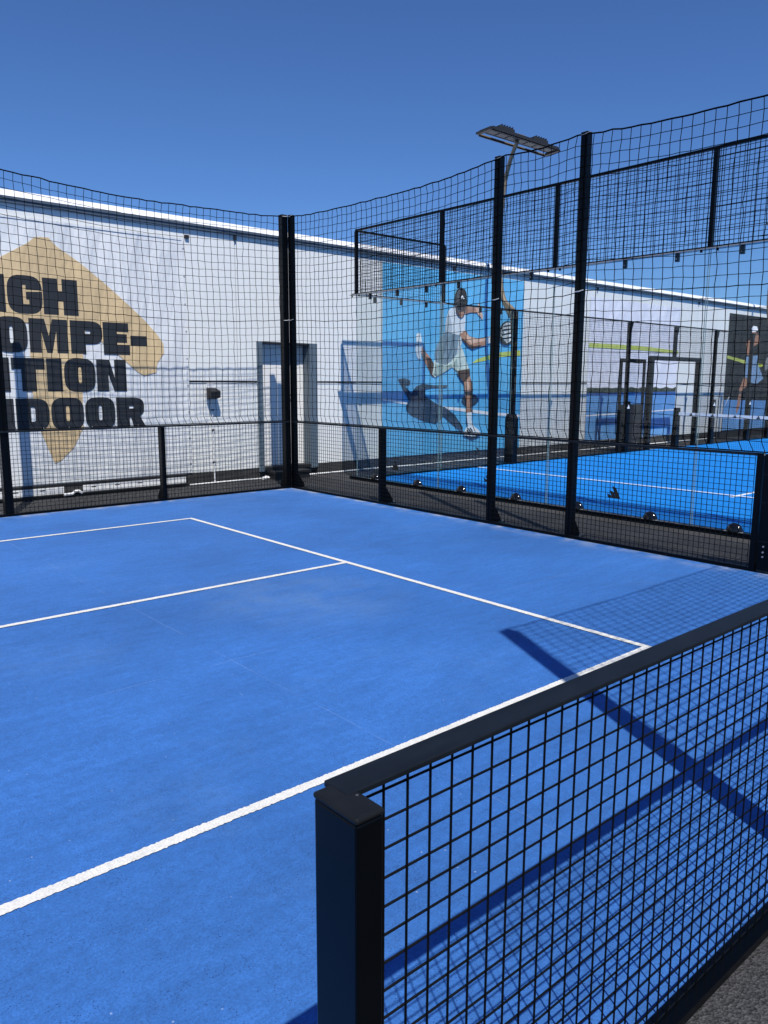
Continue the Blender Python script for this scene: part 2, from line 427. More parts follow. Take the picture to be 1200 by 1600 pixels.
# ---------------------------------------------------------------- printed outlines (x, z on the hall wall, metres)
PLAYER = [
    ('court_line', 'pw', [(5.479, 1.337), (6.007, 1.27), (6.525, 1.216), (7.636, 1.117), (8.463, 1.027), (9.582, 0.939), (9.585, 0.878), (8.465, 0.958), (7.637, 1.051), (6.007, 1.224), (5.479, 1.301)]),
    ('yellow_streak', 'py', [(7.939, 2.041), (8.094, 2.127), (8.393, 2.201), (8.803, 2.285), (9.511, 2.357), (9.516, 2.239), (8.807, 2.187), (8.346, 2.099)]),
    ('figure_shadow', 'psh', [(5.857, 1.699), (6.023, 1.722), (6.193, 1.676), (6.173, 1.584), (6.054, 1.568), (6.218, 1.429), (6.345, 1.562), (6.519, 1.615), (6.876, 1.584), (7.22, 1.591), (7.207, 1.53), (6.787, 1.527), (6.6, 1.502), (6.602, 1.373), (6.883, 1.227), (7.161, 1.142), (7.447, 0.989), (7.705, 0.716), (7.7, 0.582), (7.357, 0.793), (7.119, 0.948), (6.892, 0.808), (6.531, 0.883), (6.223, 0.992), (6.085, 1.098), (6.076, 1.192), (6.168, 1.283), (6.005, 1.485)]),
    ('racket_shadow', 'psh', [(8.152, 1.305), (8.154, 1.266), (8.136, 1.228), (8.098, 1.193), (8.044, 1.166), (7.978, 1.147), (7.907, 1.138), (7.835, 1.14), (7.769, 1.153), (7.713, 1.176), (7.673, 1.206), (7.651, 1.241), (7.65, 1.279), (7.668, 1.317), (7.704, 1.351), (7.757, 1.378), (7.821, 1.398), (7.892, 1.407), (7.964, 1.405), (8.031, 1.393), (8.088, 1.371), (8.129, 1.34)]),
    ('shoe_shadow', 'psh', [(7.75, 0.539), (8.209, 0.555), (8.151, 0.461), (7.991, 0.427), (7.841, 0.468)]),
    ('back_shoe', 'pgw', [(6.331, 2.562), (6.382, 2.595), (6.451, 2.582), (6.484, 2.446), (6.516, 2.349), (6.474, 2.23), (6.459, 2.106), (6.416, 2.081), (6.359, 2.135), (6.309, 2.271), (6.333, 2.41)]),
    ('back_calf', 'psk', [(6.485, 2.338), (6.596, 2.234), (6.74, 2.113), (6.877, 1.952), (6.873, 1.743), (6.773, 1.761), (6.645, 1.948), (6.533, 2.077), (6.474, 2.224)]),
    ('back_calf_shade', 'psd', [(6.598, 2.14), (6.74, 2.113), (6.877, 1.952), (6.873, 1.743), (6.773, 1.761), (6.654, 1.948)]),
    ('shorts', 'psho', [(6.83, 2.083), (7.14, 2.026), (7.301, 2.093), (7.528, 2.388), (7.639, 2.334), (7.741, 2.136), (7.844, 1.925), (7.661, 1.89), (7.461, 1.877), (7.351, 1.95), (7.144, 1.851), (6.873, 1.737), (6.782, 1.793), (6.815, 1.941)]),
    ('far_arm', 'psk', [(7.634, 3.167), (7.814, 3.197), (8.009, 3.178), (8.094, 3.132), (8.062, 3.071), (7.866, 3.072), (7.666, 3.019)]),
    ('far_hand', 'psl', [(7.999, 3.171), (8.077, 3.195), (8.094, 3.264), (8.134, 3.26), (8.138, 3.15), (8.209, 3.093), (8.247, 2.997), (8.215, 2.937), (8.173, 3.0), (8.123, 3.013), (8.051, 3.084)]),
    ('shirt_back', 'psg', [(7.125, 2.665), (7.403, 2.646), (7.573, 2.621), (7.616, 2.456), (7.554, 2.293), (7.462, 2.21), (7.301, 2.061), (7.141, 1.994), (6.867, 2.046), (6.836, 2.209), (6.896, 2.374), (6.992, 2.502), (7.063, 2.599)]),
    ('shirt_shoulders', 'pgw', [(7.216, 3.071), (7.298, 3.132), (7.399, 3.161), (7.496, 3.025), (7.583, 2.951), (7.694, 3.043), (7.708, 2.909), (7.694, 2.723), (7.745, 2.648), (7.555, 2.598), (7.404, 2.614), (7.125, 2.652), (7.122, 2.784), (7.151, 2.926)]),
    ('shirt_fold', 'pfd', [(7.082, 2.562), (7.144, 2.628), (7.203, 2.473), (7.135, 2.249), (7.029, 2.088), (6.956, 2.086), (7.061, 2.294)]),
    ('shirt_fold', 'pfd', [(7.32, 2.604), (7.404, 2.623), (7.417, 2.481), (7.338, 2.286), (7.212, 2.092), (7.157, 2.074), (7.281, 2.317)]),
    ('shirt_edge', 'pgl', [(7.573, 2.621), (7.616, 2.456), (7.554, 2.293), (7.462, 2.21), (7.495, 2.387), (7.51, 2.516)]),
    ('shoulder_shade', 'pfl', [(7.151, 2.926), (7.218, 3.008), (7.281, 2.886), (7.317, 2.731), (7.31, 2.629), (7.125, 2.652), (7.122, 2.784)]),
    ('shorts_fold', 'pfg', [(6.867, 2.005), (7.142, 1.956), (7.316, 2.023), (7.337, 1.959), (7.144, 1.86), (6.895, 1.762), (6.808, 1.815)]),
    ('shorts_fold', 'pfg', [(7.363, 2.014), (7.464, 2.129), (7.505, 2.001), (7.48, 1.884), (7.384, 1.941)]),
    ('near_arm', 'psk', [(7.536, 2.62), (7.709, 2.704), (7.833, 2.587), (8.079, 2.551), (8.353, 2.592), (8.421, 2.518), (8.334, 2.422), (8.159, 2.39), (7.929, 2.33), (7.782, 2.384), (7.634, 2.505)]),
    ('near_arm_light', 'psl', [(7.687, 2.652), (7.834, 2.577), (8.105, 2.539), (8.329, 2.564), (8.33, 2.515), (8.082, 2.473), (7.887, 2.433), (7.763, 2.51)]),
    ('near_arm_shade', 'psd', [(7.595, 2.545), (7.667, 2.522), (7.814, 2.424), (7.986, 2.397), (8.233, 2.428), (8.159, 2.39), (7.929, 2.33), (7.782, 2.384), (7.634, 2.505)]),
    ('wristband', 'pgw', [(8.317, 2.593), (8.504, 2.621), (8.535, 2.489), (8.358, 2.443)]),
    ('racket_rim', 'pdk', [(9.278, 2.694), (9.257, 2.621), (9.216, 2.555), (9.158, 2.501), (9.088, 2.464), (9.013, 2.446), (8.937, 2.449), (8.869, 2.473), (8.812, 2.515), (8.771, 2.572), (8.75, 2.639), (8.75, 2.711), (8.771, 2.783), (8.811, 2.848), (8.867, 2.901), (8.935, 2.939), (9.01, 2.958), (9.085, 2.956), (9.155, 2.934), (9.213, 2.892), (9.255, 2.835), (9.278, 2.767)]),
    ('racket_face', 'prk', [(9.235, 2.703), (9.217, 2.641), (9.184, 2.584), (9.137, 2.538), (9.081, 2.506), (9.021, 2.491), (8.96, 2.493), (8.906, 2.513), (8.86, 2.549), (8.828, 2.598), (8.812, 2.655), (8.812, 2.717), (8.829, 2.778), (8.862, 2.834), (8.908, 2.88), (8.963, 2.912), (9.023, 2.928), (9.083, 2.927), (9.138, 2.908), (9.185, 2.872), (9.218, 2.824), (9.235, 2.766)]),
    ('racket_mark', 'pdk', [(8.873, 2.845), (9.12, 2.891), (9.148, 2.865), (8.895, 2.819)]),
    ('racket_mark', 'pdk', [(8.845, 2.763), (9.182, 2.819), (9.194, 2.792), (8.857, 2.733)]),
    ('racket_mark', 'pdk', [(8.838, 2.675), (9.208, 2.739), (9.209, 2.705), (8.85, 2.642)]),
    ('racket_mark', 'pdk', [(8.874, 2.589), (9.202, 2.643), (9.192, 2.612), (8.896, 2.563)]),
    ('racket_bridge', 'pdk', [(8.83, 2.634), (8.907, 2.553), (9.005, 2.489), (8.899, 2.495), (8.812, 2.549)]),
    ('neck', 'psd', [(7.398, 3.17), (7.709, 3.191), (7.693, 3.084), (7.639, 2.976), (7.569, 2.934), (7.479, 2.967), (7.411, 3.045)]),
    ('cap', 'pdk', [(7.372, 3.307), (7.374, 3.394), (7.418, 3.479), (7.482, 3.522), (7.566, 3.538), (7.661, 3.51), (7.711, 3.438), (7.736, 3.231), (7.7, 3.184), (7.53, 3.154), (7.399, 3.167), (7.341, 3.229)]),
    ('cap_sheen', 'pcs', [(7.411, 3.397), (7.455, 3.476), (7.52, 3.512), (7.504, 3.404), (7.471, 3.244), (7.406, 3.24)]),
    ('jaw', 'psk', [(7.514, 3.051), (7.636, 3.071), (7.629, 3.001), (7.574, 2.947), (7.516, 2.969)]),
    ('cap_mark', 'pw', [(7.525, 3.324), (7.58, 3.394), (7.648, 3.326), (7.61, 3.323), (7.586, 3.347), (7.572, 3.321)]),
    ('thigh_shade', 'psd', [(7.447, 1.877), (7.844, 1.925), (7.87, 1.737), (7.774, 1.684), (7.693, 1.625), (7.56, 1.742)]),
    ('front_leg', 'psk', [(7.683, 1.651), (7.859, 1.777), (7.933, 1.612), (7.947, 1.479), (7.924, 1.279), (7.947, 1.004), (7.78, 0.991), (7.752, 1.281), (7.707, 1.48)]),
    ('front_leg_light', 'psl', [(7.726, 1.661), (7.803, 1.704), (7.846, 1.562), (7.83, 1.446), (7.761, 1.463)]),
    ('front_leg_shade', 'psd', [(7.87, 1.744), (7.933, 1.612), (7.947, 1.479), (7.924, 1.279), (7.947, 1.011), (7.898, 1.002), (7.865, 1.28), (7.888, 1.479)]),
    ('sock', 'pgw', [(7.775, 1.014), (7.932, 1.028), (7.927, 0.877), (8.002, 0.719), (7.833, 0.698), (7.799, 0.847)]),
    ('front_shoe', 'pw', [(7.69, 0.589), (7.784, 0.72), (7.991, 0.74), (8.17, 0.638), (8.234, 0.554), (8.21, 0.527), (7.988, 0.516), (7.71, 0.548)]),
    ('shoe_stripe', 'pdk', [(7.814, 0.685), (7.853, 0.694), (7.935, 0.606), (7.886, 0.598)]),
    ('shoe_stripe', 'pdk', [(7.873, 0.696), (7.912, 0.702), (7.985, 0.618), (7.945, 0.606)]),
    ('shoe_stripe', 'pdk', [(7.776, 0.653), (7.81, 0.665), (7.881, 0.591), (7.837, 0.583)]),
]
DARK_PLAYER = [
    ('blue_ground', 'pcb', [(19.278, 1.158), (26.082, 1.082), (26.375, -0.154), (19.208, 0.128)]),
    ('court_line', 'pw', [(19.576, 1.257), (19.635, 1.238), (19.281, 0.896), (19.206, 0.879)]),
    ('yellow_streak', 'py', [(19.204, 2.488), (20.396, 2.378), (21.608, 2.275), (21.625, 2.18), (21.367, 2.157), (20.163, 2.304), (19.202, 2.403)]),
    ('figure_leg', 'psk', [(20.528, 1.866), (20.985, 1.662), (20.59, 1.511), (20.418, 1.399), (20.365, 0.988), (20.205, 0.721), (20.109, 0.806), (20.211, 1.214), (20.259, 1.512)]),
    ('figure_torso', 'psk', [(20.821, 3.269), (21.255, 3.225), (21.41, 2.951), (21.192, 2.868), (20.892, 2.784), (20.856, 2.515), (20.574, 2.545), (20.474, 2.873), (20.584, 2.958), (20.862, 3.042)]),
    ('figure_dress', 'psd2', [(20.543, 2.485), (21.339, 2.542), (21.364, 2.271), (21.649, 2.055), (21.891, 1.811), (21.461, 1.655), (21.113, 1.662), (20.555, 1.855), (20.562, 2.145)]),
    ('figure_hat', 'pw', [(20.746, 3.354), (20.874, 3.441), (21.131, 3.431), (21.219, 3.324), (21.033, 3.264), (20.825, 3.247)]),
    ('ball', 'py2', [(21.773, 2.24), (21.771, 2.226), (21.76, 2.213), (21.741, 2.202), (21.715, 2.194), (21.684, 2.189), (21.652, 2.189), (21.62, 2.192), (21.591, 2.199), (21.568, 2.21), (21.552, 2.222), (21.545, 2.236), (21.547, 2.25), (21.558, 2.263), (21.577, 2.274), (21.603, 2.282), (21.633, 2.287), (21.666, 2.287), (21.698, 2.284), (21.726, 2.277), (21.75, 2.267), (21.766, 2.254)]),
    ('racket_face', 'pgr', [(22.177, 2.278), (22.162, 2.219), (22.139, 2.165), (22.108, 2.12), (22.073, 2.09), (22.036, 2.074), (22.0, 2.076), (21.968, 2.095), (21.944, 2.129), (21.927, 2.175), (21.921, 2.23), (21.925, 2.289), (21.94, 2.348), (21.963, 2.401), (21.994, 2.446), (22.029, 2.477), (22.066, 2.492), (22.101, 2.491), (22.133, 2.472), (22.158, 2.439), (22.175, 2.392), (22.181, 2.337)]),
]
SAND_SHAPE = [(-0.701, 3.541), (-0.526, 3.554), (-0.423, 3.449), (-0.114, 3.261), (0.189, 3.037), (0.55, 2.742), (0.784, 2.536), (0.976, 2.34), (1.073, 2.202), (1.076, 2.059), (0.967, 1.914), (0.939, 1.771), (0.744, 1.721), (0.647, 1.777), (0.367, 2.013), (0.141, 2.188), (-0.083, 2.436), (-0.142, 2.044), (-0.189, 1.416), (-0.206, 0.98), (-0.359, 0.694), (-0.549, 0.522), (-0.63, 0.491), (-0.711, 0.712), (-0.805, 0.983), (-0.871, 1.509), (-0.861, 2.024), (-0.843, 2.406), (-1.144, 2.436), (-1.368, 2.188), (-1.594, 2.013), (-1.874, 1.777), (-1.971, 1.721), (-2.166, 1.771), (-2.194, 1.914), (-2.303, 2.059), (-2.3, 2.202), (-2.203, 2.34), (-2.011, 2.536), (-1.777, 2.742), (-1.416, 3.037), (-1.113, 3.261), (-0.804, 3.449)]
LETTERS = [
    (2.540, 3.022, [('H', -0.645, -0.177), ('G', -1.103, -0.653), ('I', -1.3, -1.127)]),
    (2.021, 2.476, [('E', 0.153, 0.544), ('P', -0.31, 0.143), ('M', -0.858, -0.346), ('O', -1.293, -0.882), ('C', -1.705, -1.316)]),
    (1.496, 1.946, [('N', 0.031, 0.468), ('O', -0.429, 0.012), ('I', -0.663, -0.455), ('T', -1.119, -0.688), ('I', -1.327, -1.144), ('T', -1.74, -1.35)]),
    (0.965, 1.400, [('R', 0.293, 0.737), ('O', -0.166, 0.274), ('O', -0.637, -0.184), ('D', -1.098, -0.662), ('N', -1.519, -1.122), ('I', -1.718, -1.542)]),
]

# ================================================================ the setting
XF, YL, YF = 2.52, 7.60, -1.57          # mesh planes of the right, left and front fence
YW = 8.876                              # hall wall
HF, HP = 1.04, 4.06                     # low fence, tall posts

g = MB(); g.v = [(-150, -150, 0), (150, -150, 0), (150, 150, 0), (-150, 150, 0)]; g.f = [(0, 1, 2, 3)]
structure(g.build('asphalt_ground', 'asphalt'))

court = structure(box('court_surface', 'court', (-16.0, 2.495, -1.545, 7.585, -.05, .008)))


def rough_line(x0, x1, y0, y1, z):
    """a painted line with slightly ragged edges"""
    mb = MB()
    along_x = (x1 - x0) > (y1 - y0)
    n = max(2, int(max(x1 - x0, y1 - y0) / .007))
    j = lambda: rng.gauss(0, .0018)
    for i in range(n + 1):
        t = i / n
        if along_x:
            x = x0 + (x1 - x0) * t
            mb.v += [(x, y0 + j(), z), (x, y1 + j(), z)]
        else:
            y = y0 + (y1 - y0) * t
            mb.v += [(x0 + j(), y, z), (x1 + j(), y, z)]
    for i in range(n):
        mb.f.append((2 * i, 2 * i + 1, 2 * i + 3, 2 * i + 2))
    return mb

for b in ((-8.0, .025, -.025, .025), (-4.6, -.026, 3.0, 3.05), (-8.0, .025, 6.025, 6.075), (-.025, .025, .026, 6.024)):
    rough_line(*b, .0125).build('court_line', 'line', court, recalc=False)

# ================================================================ court fence
def mesh_panel(name, parent, a, b, z0, z1, pitch, r, n=4, off=None, z_first=None):
    """welded mesh between plan points a and b"""
    mb = MB()
    a = Vector((a[0], a[1], 0)); b = Vector((b[0], b[1], 0))
    L = (b - a).length; d = (b - a) / L
    nx = int(L / pitch)
    s0 = (L - nx * pitch) / 2
    perp = Vector((-d.y, d.x, 0)) * r * 1.6
    for i in range(nx + 1):
        p = a + d * (s0 + i * pitch)
        mb.tube([p + Vector((0, 0, z0)), p + Vector((0, 0, z1))], r, n)
    z = z_first if z_first is not None else z1 - pitch * .5
    while z > z0:
        mb.tube([a + perp + Vector((0, 0, z)), b + perp + Vector((0, 0, z))], r, n)
        z -= pitch
    return mb.build(name, 'wire', parent, kind='stuff', recalc=False)


def fence_post(parent, x0, x1, y0, y1, h, out, near=False):
    """square hollow section with a plastic cap, a gusset on the outer side and a base plate"""
    tall = h > 2
    p = box('tall_post' if tall else 'post', 'steel', (x0, x1, y0, y1, .0, h), parent, bevel=.004)
    cz = h + .008
    box('cap', 'cap', (x0 - .0015, x1 + .0015, y0 - .0015, y1 + .0015, h + .0002, h + .010), p, bevel=.004)
    mx, my = (x0 + x1) / 2, (y0 + y1) / 2
    ox, oy = out
    gw = .135
    if ox:
        e = x1 if ox > 0 else x0
        mb = MB().prism([(e, my - .004, .012), (e + ox * gw, my - .004, .012), (e + ox * gw, my - .004, .05), (e, my - .004, .245)], (0, .008, 0))
        bp = (min(x0, e + ox * gw) - .01, max(x1, e + ox * gw) + .01, y0 - .03, y1 + .03, .001, .012)
        bolts = [(e + ox * .12, my - .05), (e + ox * .12, my + .05)]
    else:
        e = y1 if oy > 0 else y0
        mb = MB().prism([(mx - .004, e, .012), (mx - .004, e + oy * gw, .012), (mx - .004, e + oy * gw, .05), (mx - .004, e, .245)], (.008, 0, 0))
        bp = (x0 - .03, x1 + .03, min(y0, e + oy * gw) - .01, max(y1, e + oy * gw) + .01, .001, .012)
        bolts = [(mx - .05, e + oy * .12), (mx + .05, e + oy * .12)]
    mb.build('gusset', 'steel', p)
    box('base_plate', 'steel', bp, p, bevel=.002)
    for bx_, by_ in bolts:
        MB().tube([(bx_, by_, .012), (bx_, by_, .028)], .009, 6).build('bolt', 'alu', p)
    return p

# --- front fence, right before the camera
ff = thing('mesh_fence', (-1.0, -1.6, 0), 'black wire mesh fence with flat top rail in the near foreground', 'fence')
fence_post(ff, -3.669, -3.62, -1.658, -1.560, 1.035, (0, -1))
fence_post(ff, -1.66, -1.56, -1.70, -1.602, HP, (0, -1))
fence_post(ff, .39, .45, -1.70, -1.602, HF - .03, (0, -1))
for a, b in ((-3.64, -1.61), (-1.605, .42), (.425, 2.47)):
    box('top_rail', 'rail', (a, b, -1.600, -1.545, 1.036, 1.046), ff, bevel=.002)
    box('bottom_rail', 'steel', (a, b, -1.602, -1.547, .012, .040), ff, bevel=.002)
    mesh_panel('wire_mesh', ff, (a + .03, YF), (b - .0, YF), .035, 1.025, .0505, .0023, 6, z_first=1.004)
# the cut end of the hollow top rail
box('rail_lip', 'steel', (-3.655, -3.6405, -1.598, -1.548, 1.030, 1.034), ff)

# --- fence along the hall
fl = thing('mesh_fence', (0, 7.65, 0), 'low black mesh fence in front of the white lettered banner', 'fence')
fence_post(fl, -3.70, -3.64, 7.612, 7.71, HF - .03, (0, 1))
fence_post(fl, -1.65, -1.55, 7.612, 7.712, HP, (0, 1))
fence_post(fl, .39, .45, 7.612, 7.71, HF - .03, (0, 1))
fence_post(fl, 2.425, 2.525, 7.612, 7.712, HP, (0, 1))
for a, b in ((-3.67, -1.605), (-1.60, .42), (.425, 2.50)):
    box('top_rail', 'rail', (a, b, YL - .02, YL + .022, 1.022, 1.045), fl)
    box('bottom_rail', 'steel', (a, b, YL - .022, YL + .024, .012, .040), fl)
    mesh_panel('wire_mesh', fl, (a + .02, YL), (b - .02, YL), .035, 1.025, .0505, .0031)

# --- fence towards the second court
fr = thing('mesh_fence', (2.6, 4, 0), 'low black mesh fence between the two blue courts', 'fence')
fence_post(fr, 2.532, 2.612, 7.550, 7.625, HP, (1, 0))
fence_post(fr, 2.532, 2.63, 5.485, 5.545, HF - .03, (1, 0))
fence_post(fr, 2.532, 2.614, 3.520, 3.598, HP, (1, 0))
fence_post(fr, 2.532, 2.614, 2.402, 2.480, HP, (1, 0))
fence_post(fr, 2.532, 2.632, -1.68, -1.58, HP, (1, 0))
for a, b in ((5.52, 7.57), (3.53, 5.515), (2.42, 3.525), (.505, 2.415)):
    box('top_rail', 'rail', (XF - .02, XF + .022, a, b, 1.022, 1.045), fr)
    box('bottom_rail', 'steel', (XF - .022, XF + .024, a, b, .012, .040), fr)
    mesh_panel('wire_mesh', fr, (XF, a + .02), (XF, b - .02), .035, 1.025, .0505, .0031)
box('end_bar', 'steel', (2.495, 2.545, .455, .505, .002, 1.045), fr, bevel=.003)

# --- navy gate leaf at the end of that fence
gt = thing('gate', (2.53, .43, 0), 'dark navy solid gate leaf at the right edge beside the low fence', 'gate')
box('leaf', 'steel', (2.512, 2.548, -.42, .445, .03, 1.04), gt, bevel=.003)
for z in (.28, .62, .86):
    box('seam_strip', 'rail', (2.5095, 2.5118, -.42, .445, z, z + .006), gt)
for z in (.19, .24, .15):
    MB().tube([(2.5116, .395, z), (2.504, .395, z)], .008, 8).build('bolt', 'alu', gt)

# ================================================================ tall nets
def net(name, loc, label, spans, pitch=.102, r=.0036):
    """knotted square net hung between tall posts: spans = [((x,y),(x,y),sag), ...]"""
    t = thing(name, loc, label, 'net')
    for (a, b, sag) in spans:
        A = Vector((a[0], a[1], 0)); B = Vector((b[0], b[1], 0))
        Ln = (B - A).length; d = (B - A) / Ln
        perp = Vector((-d.y, d.x, 0))
        nx = max(2, round(Ln / pitch)); nz = 30
        ph = rng.random() * 6
        P = []
        for j in range(nz + 1):
            v = j / nz
            row = []
            for i in range(nx + 1):
                s = i / nx
                top = HP - .02 - sag * 4 * s * (1 - s)
                z = 1.05 + (top - 1.05) * v
                edge = 0 if i in (0, nx) else 1
                z += edge * (-.03 * math.sin(math.pi * v) * 4 * s * (1 - s) + .008 * math.sin(s * 9 + v * 5 + ph))
                sh = edge * (rng.gauss(0, .0035) + .012 * math.sin(v * 7 + s * 3 + ph))
                if j == 0: sh += edge * .045; z = 1.05
                if j == nz: sh = 0
                q = A + d * (s * Ln + sh) + perp * (edge * (rng.gauss(0, .003) + .02 * math.sin(s * 5 + ph) * math.sin(math.pi * v)))
                q.z = z + (rng.gauss(0, .003) if 0 < j < nz else 0)
                row.append(q)
            P.append(row)
        mb = MB()
        for j in range(1, nz):
            mb.tube(P[j], r, 4)
        for i in range(nx + 1):
            mb.tube([P[j][i] for j in range(nz + 1)], r, 4)
        mb.build('twine', 'twine', t, kind='stuff', recalc=False)
        MB().tube([q + Vector((0, 0, rng.gauss(0, .004))) for q in P[nz]], .0075, 6).build('top_rope', 'twine', t)
        MB().tube([q + Vector((0, 0, .004)) for q in P[0]], .006, 6).build('bottom_rope', 'twine', t)
        mid = 15
        MB().tube(P[mid], .0045, 5).build('middle_rope', 'twine', t)
        tb = MB()
        for i in range(1, nx, 3):
            q = P[0][i]
            tb.tube([q + Vector((0, 0, -.028)), q + Vector((.006, .006, .014))], .004, 4)
        tb.build('tie', 'tie', t, kind='stuff')
        for q in (P[mid][0], P[mid][-1], P[nz][0], P[nz][-1]):
            MB().tube([q + perp * .0 - d * .05, q - perp * .008, q + d * .05 + Vector((0, 0, .012))], .004, 5).build('post_tie', 'tie', t)
    return t

net('safety_net', (0, YL, 1.05), 'black square net hanging before the white lettered banner', [((-1.60, YL), (2.47, YL), .085)])
net('safety_net', (XF, 3, 1.05), 'black square net above the fence between the two courts', [((XF, 7.55), (XF, 3.525), .085), ((XF, 3.525), (XF, 2.415), .012), ((XF, 2.415), (XF, -1.63), .10)])
net('safety_net', (.4, -1.59, 1.05), 'black square net beyond the right edge whose shadow lies on the court', [((-1.60, -1.59), (2.52, -1.59), .10)])

# ================================================================ second court (glass walled)
PX, PY = 4.0, 7.85
turf = structure(box('turf', 'turf', (PX - .02, 24.02, -2.15, PY + .02, -.04, .006)))
for b in ((7.05 - .025, 7.05 + .025, -2.1, 7.8), (6.85, 14.0, 2.70 - .025, 2.70 + .025)):
    box('court_line', 'turfline', (b[0], b[1], b[2], b[3], .002, .0105 if b[1] - b[0] < 1 else .0125), turf)


def stripes_mark(name, material, parent, c, w, axis, eps):
    """three slanted bars rising to the right; c = lower centre; axis: 'y' (on a wall across x) or 'x'"""
    mb = MB()
    for k, (u0, h) in enumerate(((-.5, .28), (-.20, .60), (.10, 1.0))):
        bw = .30
        lean = -h * .36
        lo = [(u0, 0), (u0 + bw, 0), (u0 + bw + lean + .02, h * .9 - .06), (u0 + lean + .02, h * .9 + .06)]
        if axis == 'y':
            poly = [(c[0] - eps, c[1] - (u * w), c[2] + v * w * .8) for u, v in lo]
            mb.prism(poly, (-.0015, 0, 0))
        else:
            poly = [(c[0] + u * w, c[1] - eps, c[2] + v * w * .8) for u, v in lo]
            mb.prism(poly, (0, -.0015, 0))
    return mb.build(name, material, parent)


def back_wall(x, ys, name, label):
    w = thing(name, (x, ys[0], 0), label, 'glass wall')
    sg = -1
    box('base_rail', 'steel', (x - .06, x + .05, ys[-1] - .05, ys[0] + .12, .002, .055), w)
    box('beam', 'alu', (x - .05, x + .05, ys[-1] - .05, ys[0] + .12, 3.045, 3.058), w)  # dark steel profile; its sunlit look is put into the pale metal colour
    box('beam_side', 'steel', (x - .048, x + .048, ys[-1] - .05, ys[0] + .06, 3.058, 3.072), w)
    box('top_bar', 'steel', (x - .018, x + .018, ys[-1], ys[0] + .015, 4.05, 4.08), w)
    for i, y in enumerate(ys):
        p = box('mesh_post', 'steel', (x - .025, x + .025, y - .022, y + .022, 3.072, 4.05), w)
        for dy in (-.09, .09):
            MB().tube([(x - .02, y + dy, 3.044), (x - .02, y + dy, 3.02)], .014, 6).build('bolt', 'steel', p)
    for y1, y0 in zip(ys[:-1], ys[1:]):
        gp = box('glass_panel', 'glass', (x - .006, x + .006, y0 + .008, y1 - .008, .056, 3.044), w)
        for yy in (y0 + .0095, y1 - .0095):
            box('polished_edge', 'glassedge', (x - .0065, x + .0065, yy - .0015, yy + .0015, .056, 3.044), gp)
        stripes_mark('stripes_mark', 'dark', gp, (x, (y0 + y1) / 2 - .02, .25), .19, 'y', .0075)
        mesh_panel('wire_mesh', w, (x, y0 + .03), (x, y1 - .03), 3.073, 4.05, .0505, .0036)
        for f in (.35, 1.0, 1.65):
            yb = y1 - f
            b = box('glass_clip', 'rubber', (x - .022, x + .022, yb - .022, yb + .022, 2.955, 3.044), w, bevel=.008)
            MB().tube([(x - .0225, yb, 2.985), (x - .026, yb, 2.985)], .009, 8).build('screw', 'alu', b)
        for f in (.5, 1.52):
            yb = y1 - f
            d = MB().dome((x - .012, yb, .056), .095, 'x').build('cover_dome', 'rubber', w, smooth=True)
            box('dome_foot', 'alu', (x - .055, x - .008, yb - .10, yb + .10, .0555, .062), d)
    return w

back_wall(PX, [7.82, 5.86, 3.84, 1.82, -.19, -2.15], 'glass_wall', 'near glass wall of the bright blue court with wire mesh on top')

# side wall along the hall
sw = thing('glass_wall', (PX, PY, 0), 'long glass and mesh side wall of the bright blue court before the hall', 'glass wall')
box('base_rail', 'steel', (PX + .06, 13.2, PY - .05, PY + .05, .002, .035), sw)
box('base_rail', 'steel', (15.65, 24.0, PY - .05, PY + .05, .002, .035), sw)
box('beam', 'alu', (PX + .06, 6.08, PY - .055, PY + .06, 3.045, 3.058), sw)  # pale colour again paints in the sunlight on dark steel
box('beam_side', 'steel', (PX + .06, 6.08, PY - .052, PY + .058, 3.058, 3.072), sw)
box('top_bar', 'steel', (PX + .02, 6.07, PY - .018, PY + .018, 4.05, 4.08), sw)
box('mesh_post', 'steel', (6.03, 6.08, PY - .025, PY + .025, 3.072, 4.05), sw)
mesh_panel('wire_mesh', sw, (PX + .05, PY), (6.04, PY), 3.073, 4.05, .0505, .0030)
for x0, x1 in ((PX + .02, 6.05), (6.055, 8.03)):
    gp = box('glass_panel', 'glass', (x0 + .008, x1 - .008, PY - .006, PY + .006, .036, 3.044), sw)
    for xx in (x0 + .0095, x1 - .0095):
        box('polished_edge', 'glassedge', (xx - .0015, xx + .0015, PY - .0065, PY + .0065, .036, 3.044), gp)
    for f in (.4, 1.0, 1.6):
        box('glass_clip', 'rubber', (x0 + f - .022, x0 + f + .022, PY - .022, PY + .022, 2.955, 3.044), sw, bevel=.008)
    if x0 > 6:
        stripes_mark('stripes_mark', 'dark', gp, (7.06, PY, .25), .19, 'x', .0075)
box('top_bar', 'steel', (6.08, 24.0, PY - .018, PY + .018, 3.046, 3.076), sw)
XP = [8.07, 10.15, 12.22, 14.34, 16.46, 18.62, 20.0, 22.0, 24.0]
